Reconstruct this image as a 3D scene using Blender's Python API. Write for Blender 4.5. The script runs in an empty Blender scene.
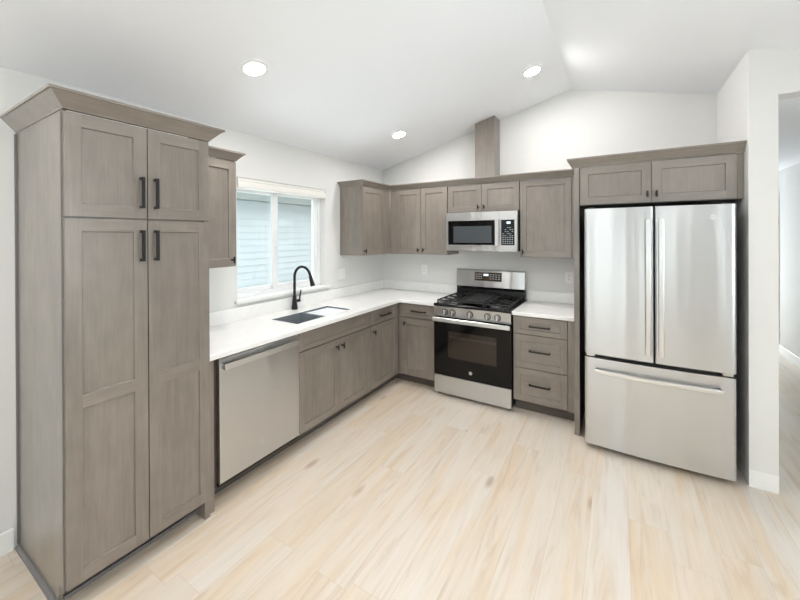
import bpy, bmesh, math
from mathutils import Vector, Matrix

S = bpy.context.scene
COL = S.collection

# ------------------------------------------------------------------ camera
CAM = (2.6428, -3.9232, 1.597)
YAW, PITCH, ROLL = 0.55, -0.0026, -0.0044
F_PX, CX, CY = 357.8, 398.2, 236.46
fwd = Vector((-math.sin(YAW) * math.cos(PITCH), math.cos(YAW) * math.cos(PITCH), math.sin(PITCH)))
r0 = Vector((math.cos(YAW), math.sin(YAW), 0))
u0 = r0.cross(fwd)
right = r0 * math.cos(ROLL) + u0 * math.sin(ROLL)
up = -r0 * math.sin(ROLL) + u0 * math.cos(ROLL)
cd = bpy.data.cameras.new('camera')
cam = bpy.data.objects.new('camera', cd)
COL.objects.link(cam)
M = Matrix((right, up, -fwd)).transposed().to_4x4()
M.translation = CAM
cam.matrix_world = M
cd.sensor_width = 36
cd.lens = F_PX / 800 * 36
cd.shift_x = (400 - CX) / 800
cd.shift_y = (CY - 300) / 800
cd.clip_start = 0.02
S.camera = cam

# ------------------------------------------------------------------ overcast sky, daylight, exposure
w = bpy.data.worlds.new('sky')
S.world = w
w.use_nodes = True
w.node_tree.nodes['Background'].inputs[0].default_value = (0.97, 0.98, 1.0, 1)
w.node_tree.nodes['Background'].inputs[1].default_value = 1.35

def light(name, kind, energy, color, loc, direction, **kw):
    l = bpy.data.lights.new(name, kind)
    l.energy = energy
    l.color = color
    for k, v in kw.items():
        setattr(l, k, v)
    o = bpy.data.objects.new(name, l)
    COL.objects.link(o)
    o.location = loc
    o.rotation_euler = Vector(direction).to_track_quat('-Z', 'Y').to_euler()
    return o

DAY = (0.91, 0.95, 1.0)
# daylight lamps outside unseen windows of the far end, right wall and hall
light('daylight_rear', 'AREA', 8, DAY, (1.45, -8.37, 1.15), (0, 1, 0.0), shape='RECTANGLE', size=2.3, size_y=2.3)
light('daylight_rear', 'AREA', 5, DAY, (3.7, -8.37, 1.45), (0, 1, 0.0), shape='RECTANGLE', size=1.0, size_y=1.5)
light('daylight_right', 'AREA', 31, DAY, (4.78, -3.35, 1.55), (-1, 0, 0.06), shape='RECTANGLE', size=2.5, size_y=1.5)  # stands outside an unseen window placed for its light
# added lamps facing up through the rear and right-hand glass to brighten the ceiling
light('added_uplight_rear', 'AREA', 20, DAY, (1.45, -9.5, 0.0), (0, 0.35, 1), shape='RECTANGLE', size=2.4, size_y=1.8)
light('added_uplight_right', 'AREA', 90, DAY, (5.75, -3.35, 0.0), (-0.35, 0, 1), shape='RECTANGLE', size=1.6, size_y=2.6)
light('side_yard_bounce', 'AREA', 60, (0.86, 0.93, 1.0), (-0.95, -1.6, 0.1), (0.88, 0, 0.47), shape='RECTANGLE', size=0.9, size_y=2.4)  # added lamp standing in for bluish light off the side yard
light('added_hall_light', 'AREA', 38, DAY, (4.0, 4.75, 1.2), (0, -1, 0.45), shape='RECTANGLE', size=0.8, size_y=2.0)  # lamp added outside an invented hall window to brighten the hall
LAMP = 205.0

S.view_settings.view_transform = 'Standard'
S.view_settings.look = 'None'
S.view_settings.gamma = 1
S.view_settings.exposure = 0.5
S.view_settings.use_curve_mapping = False

# ------------------------------------------------------------------ materials
def lin(c):
    return tuple((x / 255 / 12.92) if x / 255 <= 0.04045 else ((x / 255 + 0.055) / 1.055) ** 2.4 for x in c) + (1,)

def mat(name, rgb, rough=0.5, metal=0.0, **kw):
    m = bpy.data.materials.new(name)
    m.use_nodes = True
    b = m.node_tree.nodes['Principled BSDF']
    b.inputs['Base Color'].default_value = lin(rgb)
    b.inputs['Roughness'].default_value = rough
    b.inputs['Metallic'].default_value = metal
    for k, v in kw.items():
        b.inputs[k].default_value = v
    return m

class NT:
    def __init__(s, m):
        s.t = m.node_tree
        s.b = s.t.nodes['Principled BSDF']
    def n(s, kind, **kw):
        o = s.t.nodes.new(kind)
        for k, v in kw.items():
            setattr(o, k, v)
        return o
    def l(s, a, b):
        s.t.links.new(a, b)
    def math(s, op, a, b=None):
        o = s.n('ShaderNodeMath', operation=op)
        for i, v in enumerate((a, b)):
            if v is None:
                continue
            if isinstance(v, (int, float)):
                o.inputs[i].default_value = v
            else:
                s.l(v, o.inputs[i])
        return o.outputs[0]
    def mix(s, fac, a, b, blend='MIX'):
        o = s.n('ShaderNodeMix', data_type='RGBA', blend_type=blend)
        for i, v in ((0, fac), (6, a), (7, b)):
            if isinstance(v, (int, float)):
                o.inputs[i].default_value = v
            elif isinstance(v, tuple):
                o.inputs[i].default_value = v
            else:
                s.l(v, o.inputs[i])
        return o.outputs[2]
    def noise(s, vec, scale, detail=4, rough=0.55, dist=0.0):
        o = s.n('ShaderNodeTexNoise')
        o.inputs['Scale'].default_value = scale
        o.inputs['Detail'].default_value = detail
        o.inputs['Roughness'].default_value = rough
        o.inputs['Distortion'].default_value = dist
        s.l(vec, o.inputs['Vector'])
        return o.outputs['Fac']
    def mapping(s, vec, scale, loc=(0, 0, 0)):
        o = s.n('ShaderNodeMapping')
        o.inputs['Scale'].default_value = scale
        o.inputs['Location'].default_value = loc
        s.l(vec, o.inputs['Vector'])
        return o.outputs[0]
    def ramp(s, fac, stops):
        o = s.n('ShaderNodeValToRGB')
        e = o.color_ramp.elements
        while len(e) < len(stops):
            e.new(0.5)
        for i, (p, c) in enumerate(stops):
            e[i].position = p
            e[i].color = c
        s.l(fac, o.inputs[0])
        return o.outputs[0]
    def bump(s, h, strength, dist=0.01):
        o = s.n('ShaderNodeBump')
        o.inputs['Strength'].default_value = strength
        o.inputs['Distance'].default_value = dist
        s.l(h, o.inputs['Height'])
        s.l(o.outputs[0], s.b.inputs['Normal'])

def wood(name, axis, tone=1.0):
    m = mat(name, (122, 111, 101), 0.45, **{'Coat Weight': 1.0, 'Coat Roughness': 0.27, 'Coat IOR': 1.6})
    t = NT(m)
    tc = t.n('ShaderNodeTexCoord').outputs['Object']
    oi = t.n('ShaderNodeObjectInfo').outputs['Random']
    off = t.math('MULTIPLY', oi, 17.0)
    va = t.n('ShaderNodeVectorMath', operation='ADD')
    t.l(tc, va.inputs[0])
    t.l(off, va.inputs[1])
    v = va.outputs[0]
    def sc(al, ac):
        return tuple(al if a == axis else ac for a in 'xyz')
    big = t.noise(t.mapping(v, sc(1.1, 5.0)), 1.0, 3, 0.5, 0.6)
    grain = t.noise(t.mapping(v, sc(2.2, 34.0)), 1.0, 5, 0.6, 0.8)
    fib = t.noise(t.mapping(v, sc(9.0, 260.0)), 1.0, 3, 0.6)
    blotch = t.noise(t.mapping(v, sc(9.0, 14.0)), 1.0, 2, 0.5)
    c = t.ramp(big, [(0.3, lin((120, 111, 102))), (0.7, lin((137, 128, 118)))])
    g = t.ramp(grain, [(0.32, lin((108, 99, 91))), (0.62, lin((141, 132, 123)))])
    c = t.mix(0.28, c, g)
    f = t.ramp(fib, [(0.3, (0.92, 0.915, 0.91, 1)), (0.7, (1.03, 1.03, 1.03, 1))])
    c = t.mix(0.8, c, f, 'MULTIPLY')
    bl = t.ramp(blotch, [(0.3, (0.93, 0.92, 0.92, 1)), (0.7, (1.05, 1.05, 1.06, 1))])
    c = t.mix(1.0, c, bl, 'MULTIPLY')
    if tone != 1.0:
        c = t.mix(1.0, c, (tone, tone, tone, 1), 'MULTIPLY')
    t.l(c, t.b.inputs['Base Color'])
    t.bump(fib, 0.08, 0.002)
    return m

WZ, WX, WY = wood('stained_maple_upright', 'z'), wood('stained_maple_along', 'x'), wood('stained_maple_across', 'y')
GAP = mat('cabinet_inside_edge', (52, 46, 42), 0.7)

def wall_paint(name, rgb):
    m = mat(name, rgb, 0.75)
    t = NT(m)
    tc = t.n('ShaderNodeTexCoord').outputs['Object']
    h = t.noise(tc, 160, 3, 0.6)
    t.bump(h, 0.06, 0.003)
    return m

PAINT = wall_paint('greige_wall_paint', (229, 229, 227))
CEIL = wall_paint('white_ceiling_paint', (246, 248, 252))
TRIM = mat('white_trim_paint', (243, 243, 242), 0.35)
VINYL = mat('white_window_vinyl', (240, 242, 243), 0.35)
BLIND = mat('white_blind_fabric', (240, 238, 233), 0.55)
BLIND_LINE = mat('blind_shadow_seam', (120, 118, 116), 0.7)
PLATE = mat('white_cover_plate', (245, 245, 243), 0.3)
PLATE_HOLE = mat('outlet_slot', (70, 70, 70), 0.6)
BLACK = mat('matte_black_metal', (26, 27, 29), 0.42, 0.3)
BLACKP = mat('black_plastic', (17, 17, 18), 0.35)
ENAMEL = mat('black_enamel', (14, 14, 15), 0.22)
IRON = mat('cast_iron', (30, 30, 31), 0.6)
BGLASS = mat('black_oven_glass', (9, 9, 10), 0.06, **{'Specular IOR Level': 0.28})
DGREY = mat('dark_grey_cabinet_steel', (52, 54, 57), 0.4, 0.4)
ALU = mat('bright_aluminium', (205, 203, 200), 0.3, 1.0)
DW_SIDE = mat('dishwasher_brown_gasket', (66, 52, 46), 0.6)
SHOE = mat('grey_stained_molding', (118, 116, 116), 0.45)
TOE_BOARD = mat('dark_toe_board', (92, 84, 78), 0.5)  # dark grey-brown wood of the toe boards
PALE = mat('pale_key_print', (176, 184, 190), 0.5)
BRONZE = mat('display_smoked_panel', (72, 60, 48), 0.12)

def steel(name, rgb, rough, an, axis=(0, 0, 1), streak=True):
    m = mat(name, rgb, rough, 1.0)
    t = NT(m)
    t.b.inputs['Anisotropic'].default_value = an
    cx = t.n('ShaderNodeCombineXYZ')
    for i in range(3):
        cx.inputs[i].default_value = axis[i]
    t.l(cx.outputs[0], t.b.inputs['Tangent'])
    if streak:
        tc = t.n('ShaderNodeTexCoord').outputs['Object']
        h = t.noise(t.mapping(tc, (7.0, 5.0, 0.35)), 1.0, 1, 0.4)
        t.bump(h, 0.22, 0.05)
    return m

STEEL = steel('brushed_stainless', (206, 207, 208), 0.28, 0.75)
STEEL2 = steel('satin_stainless_handle', (225, 225, 224), 0.30, 0.3, streak=False)
KNOBST = mat('range_knob_steel', (150, 149, 148), 0.32, 1.0)
SINKST = mat('sink_stainless', (158, 164, 170), 0.42, 0.55)
TRAY = mat('white_drain_board', (242, 245, 248), 0.35)

def counter_mat():
    m = mat('white_quartz', (240, 238, 234), 0.16)
    t = NT(m)
    tc = t.n('ShaderNodeTexCoord').outputs['Object']
    a = t.noise(tc, 5, 5, 0.6, 1.2)
    b = t.noise(tc, 130, 2, 0.6)
    c = t.ramp(a, [(0.35, lin((243, 242, 240))), (0.6, lin((247, 247, 246)))])
    s = t.ramp(b, [(0.28, (0.97, 0.965, 0.955, 1)), (0.45, (1, 1, 1, 1))])
    t.l(t.mix(1.0, c, s, 'MULTIPLY'), t.b.inputs['Base Color'])
    return m
QUARTZ = counter_mat()

def floor_mat():
    m = mat('light_oak_planks', (214, 196, 172), 0.42)
    t = NT(m)
    tc = t.n('ShaderNodeTexCoord').outputs['Object']
    sp = t.n('ShaderNodeSeparateXYZ')
    t.l(tc, sp.inputs[0])
    W_, L_ = 0.182, 1.52
    xr = t.math('DIVIDE', t.math('ADD', sp.outputs[0], 0.04), W_)
    row = t.math('FLOOR', xr)
    wn = t.n('ShaderNodeTexWhiteNoise', noise_dimensions='1D')
    t.l(row, wn.inputs['W'])
    yr = t.math('ADD', t.math('DIVIDE', sp.outputs[1], L_), t.math('MULTIPLY', wn.outputs['Value'], 7.3))
    colm = t.math('FLOOR', yr)
    cv = t.n('ShaderNodeCombineXYZ')
    t.l(row, cv.inputs[0]); t.l(colm, cv.inputs[1])
    wid = t.n('ShaderNodeTexWhiteNoise', noise_dimensions='2D')
    t.l(cv.outputs[0], wid.inputs['Vector'])
    pid = wid.outputs['Value']
    fx = t.math('FRACT', xr); fy = t.math('FRACT', yr)
    ex = t.math('MULTIPLY', t.math('MINIMUM', fx, t.math('SUBTRACT', 1.0, fx)), W_)
    ey = t.math('MULTIPLY', t.math('MINIMUM', fy, t.math('SUBTRACT', 1.0, fy)), L_)
    seam = t.math('LESS_THAN', t.math('MINIMUM', ex, ey), 0.0011)
    va = t.n('ShaderNodeVectorMath', operation='MULTIPLY_ADD')
    t.l(wid.outputs['Color'], va.inputs[0])
    va.inputs[1].default_value = (9, 31, 5)
    t.l(tc, va.inputs[2])
    v = va.outputs[0]
    base = t.ramp(pid, [(0.0, lin((219, 209, 198))), (0.35, lin((217, 205, 190))), (0.65, lin((220, 212, 203))), (1.0, lin((216, 202, 184)))])
    g0 = t.noise(t.mapping(v, (7, 0.7, 1)), 1.0, 3, 0.5, 1.0)
    g1 = t.noise(t.mapping(v, (12, 1.0, 1)), 1.0, 5, 0.55, 2.6)
    g2 = t.noise(t.mapping(v, (150, 4.0, 1)), 1.0, 4, 0.6, 0.4)
    c = t.mix(1.0, base, t.ramp(g0, [(0.30, (0.99, 0.905, 0.79, 1)), (0.5, (1, 0.995, 0.985, 1)), (0.75, (1.0, 1.02, 1.05, 1))]), 'MULTIPLY')
    c = t.mix(1.0, c, t.ramp(g1, [(0.30, (0.89, 0.84, 0.78, 1)), (0.46, (0.99, 0.985, 0.975, 1)), (0.72, (1.04, 1.05, 1.06, 1))]), 'MULTIPLY')
    c = t.mix(0.45, c, t.ramp(g2, [(0.3, (0.92, 0.91, 0.89, 1)), (0.65, (1.03, 1.03, 1.03, 1))]), 'MULTIPLY')
    kn = t.n('ShaderNodeTexVoronoi')
    kn.inputs['Scale'].default_value = 1.0
    t.l(t.mapping(v, (3.6, 1.25, 1)), kn.inputs['Vector'])
    kf = t.ramp(kn.outputs['Distance'], [(0.035, (0.60, 0.48, 0.38, 1)), (0.11, (1, 1, 1, 1))])
    c = t.mix(0.75, c, kf, 'MULTIPLY')
    c = t.mix(t.math('MULTIPLY', seam, 0.32), c, lin((168, 146, 120)))
    t.l(c, t.b.inputs['Base Color'])
    t.b.inputs['Roughness'].default_value = 0.4
    t.bump(g2, 0.05, 0.002)
    return m
FLOOR = floor_mat()

def glass_mat(name, tint, refl=0.12):
    m = bpy.data.materials.new(name)
    m.use_nodes = True
    t = m.node_tree
    t.nodes.remove(t.nodes['Principled BSDF'])
    tr = t.nodes.new('ShaderNodeBsdfTransparent'); tr.inputs[0].default_value = tint
    gl = t.nodes.new('ShaderNodeBsdfGlossy'); gl.inputs['Roughness'].default_value = 0.02
    lw = t.nodes.new('ShaderNodeLayerWeight'); lw.inputs[0].default_value = 0.5
    pw = t.nodes.new('ShaderNodeMath'); pw.operation = 'POWER'; pw.inputs[1].default_value = 5
    ad = t.nodes.new('ShaderNodeMath'); ad.operation = 'MULTIPLY_ADD'; ad.inputs[1].default_value = 0.96; ad.inputs[2].default_value = 0.04
    mx = t.nodes.new('ShaderNodeMixShader')
    t.links.new(lw.outputs['Facing'], pw.inputs[0]); t.links.new(pw.outputs[0], ad.inputs[0])
    t.links.new(ad.outputs[0], mx.inputs[0])
    t.links.new(tr.outputs[0], mx.inputs[1]); t.links.new(gl.outputs[0], mx.inputs[2])
    t.links.new(mx.outputs[0], t.nodes['Material Output'].inputs[0])
    return m
GLASS = glass_mat('window_glass', (0.95, 0.98, 0.97, 1))
SMOKED = glass_mat('smoked_oven_glass', (0.62, 0.6, 0.58, 1))

def emit(name, rgb, s):
    m = mat(name, rgb, 0.5)
    b = m.node_tree.nodes['Principled BSDF']
    b.inputs['Emission Color'].default_value = lin(rgb)
    b.inputs['Emission Strength'].default_value = s
    return m
LENS = emit('lit_lamp_lens', (254, 250, 246), LAMP)
LED = emit('lit_display', (225, 235, 250), 0.7)
SIDING = mat('pale_lap_siding', (214, 222, 226), 0.6)
SOFFIT = mat('grey_soffit', (150, 158, 156), 0.6)
GRASS = mat('side_yard_gravel', (150, 150, 146), 0.9)
OVEN_IN = mat('oven_liner', (118, 104, 96), 0.5)

# ------------------------------------------------------------------ mesh helpers
class MB:
    def __init__(s):
        s.bm = bmesh.new()
    def _face(s, vs, mi=0):
        try:
            f = s.bm.faces.new(vs)
            f.material_index = mi
            return f
        except ValueError:
            return None
    def box(s, x0, x1, y0, y1, z0, z1, mi=0):
        v = [s.bm.verts.new(p) for p in ((x0, y0, z0), (x1, y0, z0), (x1, y1, z0), (x0, y1, z0), (x0, y0, z1), (x1, y0, z1), (x1, y1, z1), (x0, y1, z1))]
        for q in ((0, 3, 2, 1), (4, 5, 6, 7), (0, 1, 5, 4), (1, 2, 6, 5), (2, 3, 7, 6), (3, 0, 4, 7)):
            s._face([v[i] for i in q], mi)
        return s
    def fbox(s, F, h0, h1, d0, d1, z0, z1, mi=0):
        a, b = F(h0, d0, z0), F(h1, d1, z1)
        return s.box(min(a[0], b[0]), max(a[0], b[0]), min(a[1], b[1]), max(a[1], b[1]), z0, z1, mi)
    def prism(s, pts, vec, mi=0):
        """closed polygon of 3D points extruded by vec"""
        a = [s.bm.verts.new(p) for p in pts]
        b = [s.bm.verts.new(Vector(p) + Vector(vec)) for p in pts]
        s._face(a[::-1], mi); s._face(b, mi)
        n = len(a)
        for i in range(n):
            s._face([a[i], a[(i + 1) % n], b[(i + 1) % n], b[i]], mi)
        return s
    def slab(s, xs, ys, filled, z0, z1, mi=0):
        """cells of a plan grid, extruded as one solid"""
        top, bot = {}, {}
        def g(d, i, j, z):
            if (i, j) not in d:
                d[(i, j)] = s.bm.verts.new((xs[i], ys[j], z))
            return d[(i, j)]
        cells = {(i, j) for i in range(len(xs) - 1) for j in range(len(ys) - 1) if filled(0.5 * (xs[i] + xs[i + 1]), 0.5 * (ys[j] + ys[j + 1]))}
        for i, j in cells:
            q = ((i, j), (i + 1, j), (i + 1, j + 1), (i, j + 1))
            s._face([g(top, a, b, z1) for a, b in q], mi)
            s._face([g(bot, a, b, z0) for a, b in q][::-1], mi)
            for k, (di, dj) in enumerate(((0, -1), (1, 0), (0, 1), (-1, 0))):
                if (i + di, j + dj) not in cells:
                    a, b = q[k], q[(k + 1) % 4]
                    s._face([g(bot, *a, z0), g(bot, *b, z0), g(top, *b, z1), g(top, *a, z1)], mi)
        return s
    def tube(s, pts, rad, seg=12, mi=0, caps=True):
        pts = [Vector(p) for p in pts]
        n = len(pts)
        rad = rad if isinstance(rad, (list, tuple)) else [rad] * n
        rings = []
        prev = None
        for i, p in enumerate(pts):
            d = (pts[min(i + 1, n - 1)] - pts[max(i - 1, 0)]).normalized()
            if prev is None:
                a = d.orthogonal().normalized()
            else:
                a = (prev - d * prev.dot(d))
                a = a.normalized() if a.length > 1e-6 else d.orthogonal().normalized()
            prev = a
            b = d.cross(a)
            rings.append([s.bm.verts.new(p + (a * math.cos(t) + b * math.sin(t)) * rad[i]) for t in (2 * math.pi * k / seg for k in range(seg))])
        for i in range(n - 1):
            for k in range(seg):
                s._face([rings[i][k], rings[i][(k + 1) % seg], rings[i + 1][(k + 1) % seg], rings[i + 1][k]], mi)
        if caps:
            s._face(rings[0][::-1], mi); s._face(rings[-1], mi)
        return s
    def build(s, name, mats, parent=None, bevel=0.0, smooth=False, base=None, seg=2):
        bmesh.ops.recalc_face_normals(s.bm, faces=s.bm.faces)
        off = Vector(base) if base else (Vector(parent['_base']) if parent is not None and '_base' in parent else Vector((0, 0, 0)))
        bmesh.ops.translate(s.bm, verts=s.bm.verts, vec=-off)
        me = bpy.data.meshes.new(name)
        s.bm.to_mesh(me); s.bm.free()
        for m in (mats if isinstance(mats, (list, tuple)) else [mats]):
            me.materials.append(m)
        if smooth:
            me.polygons.foreach_set('use_smooth', [True] * len(me.polygons))
            me.set_sharp_from_angle(angle=math.radians(38))
        o = bpy.data.objects.new(name, me)
        COL.objects.link(o)
        if parent is not None:
            o.parent = parent
            o['_base'] = tuple(off)
        else:
            o.location = off
            o['_base'] = tuple(off)
        if bevel:
            b = o.modifiers.new('edges', 'BEVEL')
            b.width = bevel; b.segments = seg; b.limit_method = 'ANGLE'; b.angle_limit = math.radians(40)
        return o

def thing(name, label, cat, base, group=None):
    o = bpy.data.objects.new(name, None)
    COL.objects.link(o)
    o.location = base
    o.empty_display_size = 0.1
    o['_base'] = tuple(base)
    return tag(o, label, cat, group)

def tag(o, label, cat, group=None):
    o['label'] = label; o['category'] = cat
    if group:
        o['group'] = group
    return o

def struct(o):
    o['kind'] = 'structure'
    return o

def FL(h, d, z): return (d, h, z)          # left run: h along y, d from the left wall
def FB(h, d, z): return (h, -d, z)         # back run: h along x, d from the back wall

def door(name, F, root, h0, h1, z0, z1, d1, th=0.02, st=0.057, rails=None, rec=0.009, mid=None, horiz=False):
    """five-piece shaker front: stiles, rails and sunk panel in one closed mesh"""
    m = MB()
    d0 = d1 - th
    st = min(st, (h1 - h0) * 0.3)
    rl = rails or st
    hs = [h0, h0 + st, h1 - st, h1]
    zs = [z0, z0 + rl] + (list(mid) if mid else []) + [z1 - rl, z1]
    V = {}
    def v(h, d, z):
        k = (round(h, 6), round(d, 6), round(z, 6))
        if k not in V:
            V[k] = m.bm.verts.new(F(h, d, z))
        return V[k]
    wi = 1  # material slots: 0 grain upright, 1 grain along the rail
    for j in range(len(zs) - 1):
        for i in range(3):
            a, b, c, e = hs[i], hs[i + 1], zs[j], zs[j + 1]
            if i == 1 and j % 2 == 1:
                k = 0.002
                q = ((a, c), (b, c), (b, e), (a, e))
                p = ((a + k, c + k), (b - k, c + k), (b - k, e - k), (a + k, e - k))
                for n_ in range(4):
                    n2 = (n_ + 1) % 4
                    m._face([v(q[n_][0], d1, q[n_][1]), v(q[n2][0], d1, q[n2][1]), v(p[n2][0], d1 - rec, p[n2][1]), v(p[n_][0], d1 - rec, p[n_][1])], 0)
                m._face([v(x, d1 - rec, y) for x, y in p], 1 if horiz else 0)
            else:
                m._face([v(a, d1, c), v(b, d1, c), v(b, d1, e), v(a, d1, e)], 1 if i == 1 else 0)
    m._face([v(h0, d0, z0), v(h0, d0, z1), v(h1, d0, z1), v(h1, d0, z0)], 0)
    m._face([v(h0, d0, z0)] + [v(h0, d1, z) for z in zs] + [v(h0, d0, z1)], 0)
    m._face([v(h1, d0, z0)] + [v(h1, d1, z) for z in zs] + [v(h1, d0, z1)], 0)
    m._face([v(h0, d0, z0)] + [v(h, d1, z0) for h in hs] + [v(h1, d0, z0)], 1)
    m._face([v(h0, d0, z1)] + [v(h, d1, z1) for h in hs] + [v(h1, d0, z1)], 1)
    return m.build(name, [WZ, WY if F is FL else WX], root, bevel=0.0012)

def bar_pull(F, parent, h0, h1, z0, z1, d, proj=0.034, t=0.0125):
    """square bar pull between (h0,z0) and (h1,z1) on a front at depth d"""
    m = MB()
    if abs(h1 - h0) > abs(z1 - z0):
        zc = (z0 + z1) / 2
        m.fbox(F, h0, h1, d + proj - t, d + proj, zc - t / 2, zc + t / 2)
        for h in (h0, h1 - t):
            m.fbox(F, h, h + t, d, d + proj - t, zc - t / 2, zc + t / 2)
    else:
        hc = (h0 + h1) / 2
        m.fbox(F, hc - t / 2, hc + t / 2, d + proj - t, d + proj, z0, z1)
        for z in (z0, z1 - t):
            m.fbox(F, hc - t / 2, hc + t / 2, d, d + proj - t, z, z + t)
    o = m.build('handle', BLACK, parent, bevel=0.0015)
    return o

def knob(F, parent, h, z, d):
    m = MB()
    m.tube([F(h, d, z), F(h, d + 0.004, z)], 0.009, 12)
    m.tube([F(h, d + 0.004, z), F(h, d + 0.024, z)], 0.0055, 10)
    m.tube([F(h, d + 0.028, z - 0.023), F(h, d + 0.028, z + 0.023)], 0.0062, 10)
    return m.build('knob', BLACK, parent, smooth=True)

def sweep(path, prof, mb, mi=0):
    """profile of (outset, z) swept along an open plan path with mitred corners; outset is to the right of travel"""
    n = len(path)
    P = [Vector((p[0], p[1])) for p in path]
    rings = []
    for i in range(n):
        if i == 0:
            d = (P[1] - P[0]).normalized(); nn = Vector((d.y, -d.x)); sc = 1
        elif i == n - 1:
            d = (P[-1] - P[-2]).normalized(); nn = Vector((d.y, -d.x)); sc = 1
        else:
            d1 = (P[i] - P[i - 1]).normalized(); d2 = (P[i + 1] - P[i]).normalized()
            n1 = Vector((d1.y, -d1.x)); n2 = Vector((d2.y, -d2.x))
            nn = (n1 + n2).normalized(); sc = 1 / max(0.2, nn.dot(n1))
        rings.append([mb.bm.verts.new((P[i].x + nn.x * o * sc, P[i].y + nn.y * o * sc, z)) for o, z in prof])
    k = len(prof)
    for i in range(n - 1):
        for j in range(k):
            mb._face([rings[i][j], rings[i][(j + 1) % k], rings[i + 1][(j + 1) % k], rings[i + 1][j]], mi)
    mb._face(rings[0][::-1], mi); mb._face(rings[-1], mi)
    return mb

def crown_profile(z0, z1, out):
    return [(-0.016, z0 + 0.0025), (0.003, z0 + 0.0025), (0.006, z0 + 0.009), (out - 0.008, z1 - 0.012), (out, z1 - 0.012), (out, z1), (out - 0.03, z1), (-0.016, z0 + 0.02)]

def badge(parent, at, F, rad, ring=ALU, face=STEEL2, letters=True, lm=None):
    """round maker's badge: ring, face and small script letters"""
    h, d, z = at
    m = MB()
    m.tube([F(h, d, z), F(h, d + 0.002, z)], rad, 24)
    o = m.build('badge', ring, parent, smooth=True)
    m = MB()
    m.tube([F(h, d + 0.002, z), F(h, d + 0.0026, z)], rad * 0.84, 24)
    m.build('badge_face', face, o, smooth=True)
    if letters:
        c = bpy.data.curves.new('monogram', 'FONT')
        c.body = 'GE'; c.size = rad * 1.15; c.align_x = 'CENTER'; c.align_y = 'CENTER'; c.extrude = 0.0004; c.shear = 0.25
        tmp = bpy.data.objects.new('monogram_tmp', c)
        COL.objects.link(tmp)
        bpy.context.view_layer.update()
        me = bpy.data.meshes.new_from_object(tmp)
        bpy.data.objects.remove(tmp)
        base = Vector(o['_base'])
        for v in me.vertices:
            hh = h + (v.co.x if F is FB else v.co.x)
            v.co = Vector(F(hh, d + 0.003 + v.co.z, z + v.co.y)) - base
        me.materials.clear(); me.materials.append(lm or ring)
        t = bpy.data.objects.new('monogram', me)
        COL.objects.link(t)
        t.parent = o
    return o

# ------------------------------------------------------------------ the room
XR = 2.25
ZE, SL, SR = 2.4576, 0.2585, 0.2548
ZR = ZE + SL * XR
def zl(x): return ZE + SL * x
def zr(x): return ZR - SR * (x - XR)
YB = -8.2          # far end of the great room, behind the camera
XW = 4.5           # right wall
YH = 4.5           # end of the hall
HC = 2.45          # hall ceiling
PX0, PX1, PY = 3.349, 3.483, -0.839   # partition beside the refrigerator

struct(MB().box(-0.15, XW + 0.15, YB - 0.15, YH + 0.15, -0.06, 0).build('floor', FLOOR))
m = MB()
m.prism([(-0.15, YB, zl(-0.15)), (XR, YB, ZR), (XW + 0.15, YB, zr(XW + 0.15)), (XW + 0.15, YB, zr(XW + 0.15) + 0.12), (XR, YB, ZR + 0.12), (-0.15, YB, zl(-0.15) + 0.12)], (0, -YB + 0.15, 0))
struct(m.build('ceiling', CEIL))
struct(MB().box(PX1, XW, PY + 0.13, YH, HC, HC + 0.05).build('ceiling_hall', CEIL))

# left wall with the window opening
WY0, WY1, WZ0, WZ1 = -2.125, -1.086, 1.062, 2.083
m = MB()
V = {}
m2 = MB()
def wall_with_hole(name, fn, a0, a1, z0, z1, holes, t0, t1, top=None):
    """vertical wall: a = running coordinate, t0..t1 thickness"""
    mb = MB()
    As = sorted({a0, a1, *[h[0] for h in holes], *[h[1] for h in holes]})
    Zs = sorted({z0, z1, *[h[2] for h in holes], *[h[3] for h in holes]})
    fr, bk = {}, {}
    def g(dct, i, j, t):
        if (i, j) not in dct:
            dct[(i, j)] = mb.bm.verts.new(fn(As[i], t, Zs[j]))
        return dct[(i, j)]
    cells = set()
    for i in range(len(As) - 1):
        for j in range(len(Zs) - 1):
            ca, cz = (As[i] + As[i + 1]) / 2, (Zs[j] + Zs[j + 1]) / 2
            if not any(h[0] < ca < h[1] and h[2] < cz < h[3] for h in holes):
                cells.add((i, j))
    for i, j in cells:
        q = ((i, j), (i + 1, j), (i + 1, j + 1), (i, j + 1))
        mb._face([g(fr, *p, t1) for p in q]); mb._face([g(bk, *p, t0) for p in q][::-1])
        for k, (di, dj) in enumerate(((0, -1), (1, 0), (0, 1), (-1, 0))):
            if (i + di, j + dj) not in cells:
                a, b = q[k], q[(k + 1) % 4]
                mb._face([g(fr, *a, t1), g(fr, *b, t1), g(bk, *b, t0), g(bk, *a, t0)])
    return mb.build(name, PAINT)
m.bm.free(); m2.bm.free()

struct(wall_with_hole('wall_left', lambda a, t, z: (t, a, z), YB, 0.12, 0, zl(-0.15) - 0.001 + 0.0385, [(WY0, WY1, WZ0, WZ1)], -0.15, 0.0))
m = MB().prism([(0.0005, 0, 0), (PX0, 0, 0), (PX0, 0, zr(PX0)), (XR, 0, ZR), (0.0005, 0, zl(0))], (0, 0.12, 0))
struct(m.build('wall_back', PAINT))
m = MB()
m.prism([(PX0, PY, 0), (PX1, PY, 0), (PX1, PY, zr(PX1)), (PX0, PY, zr(PX0))], (0, 0.96 - 0.001, 0))
m.box(PX0, PX1, 0.12, YH, 0, HC + 0.05)
m.prism([(PX1, PY, HC), (XW, PY, HC), (XW, PY, zr(XW)), (PX1, PY, zr(PX1))], (0, 0.13, 0))
struct(m.build('wall_partition', PAINT))
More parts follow.
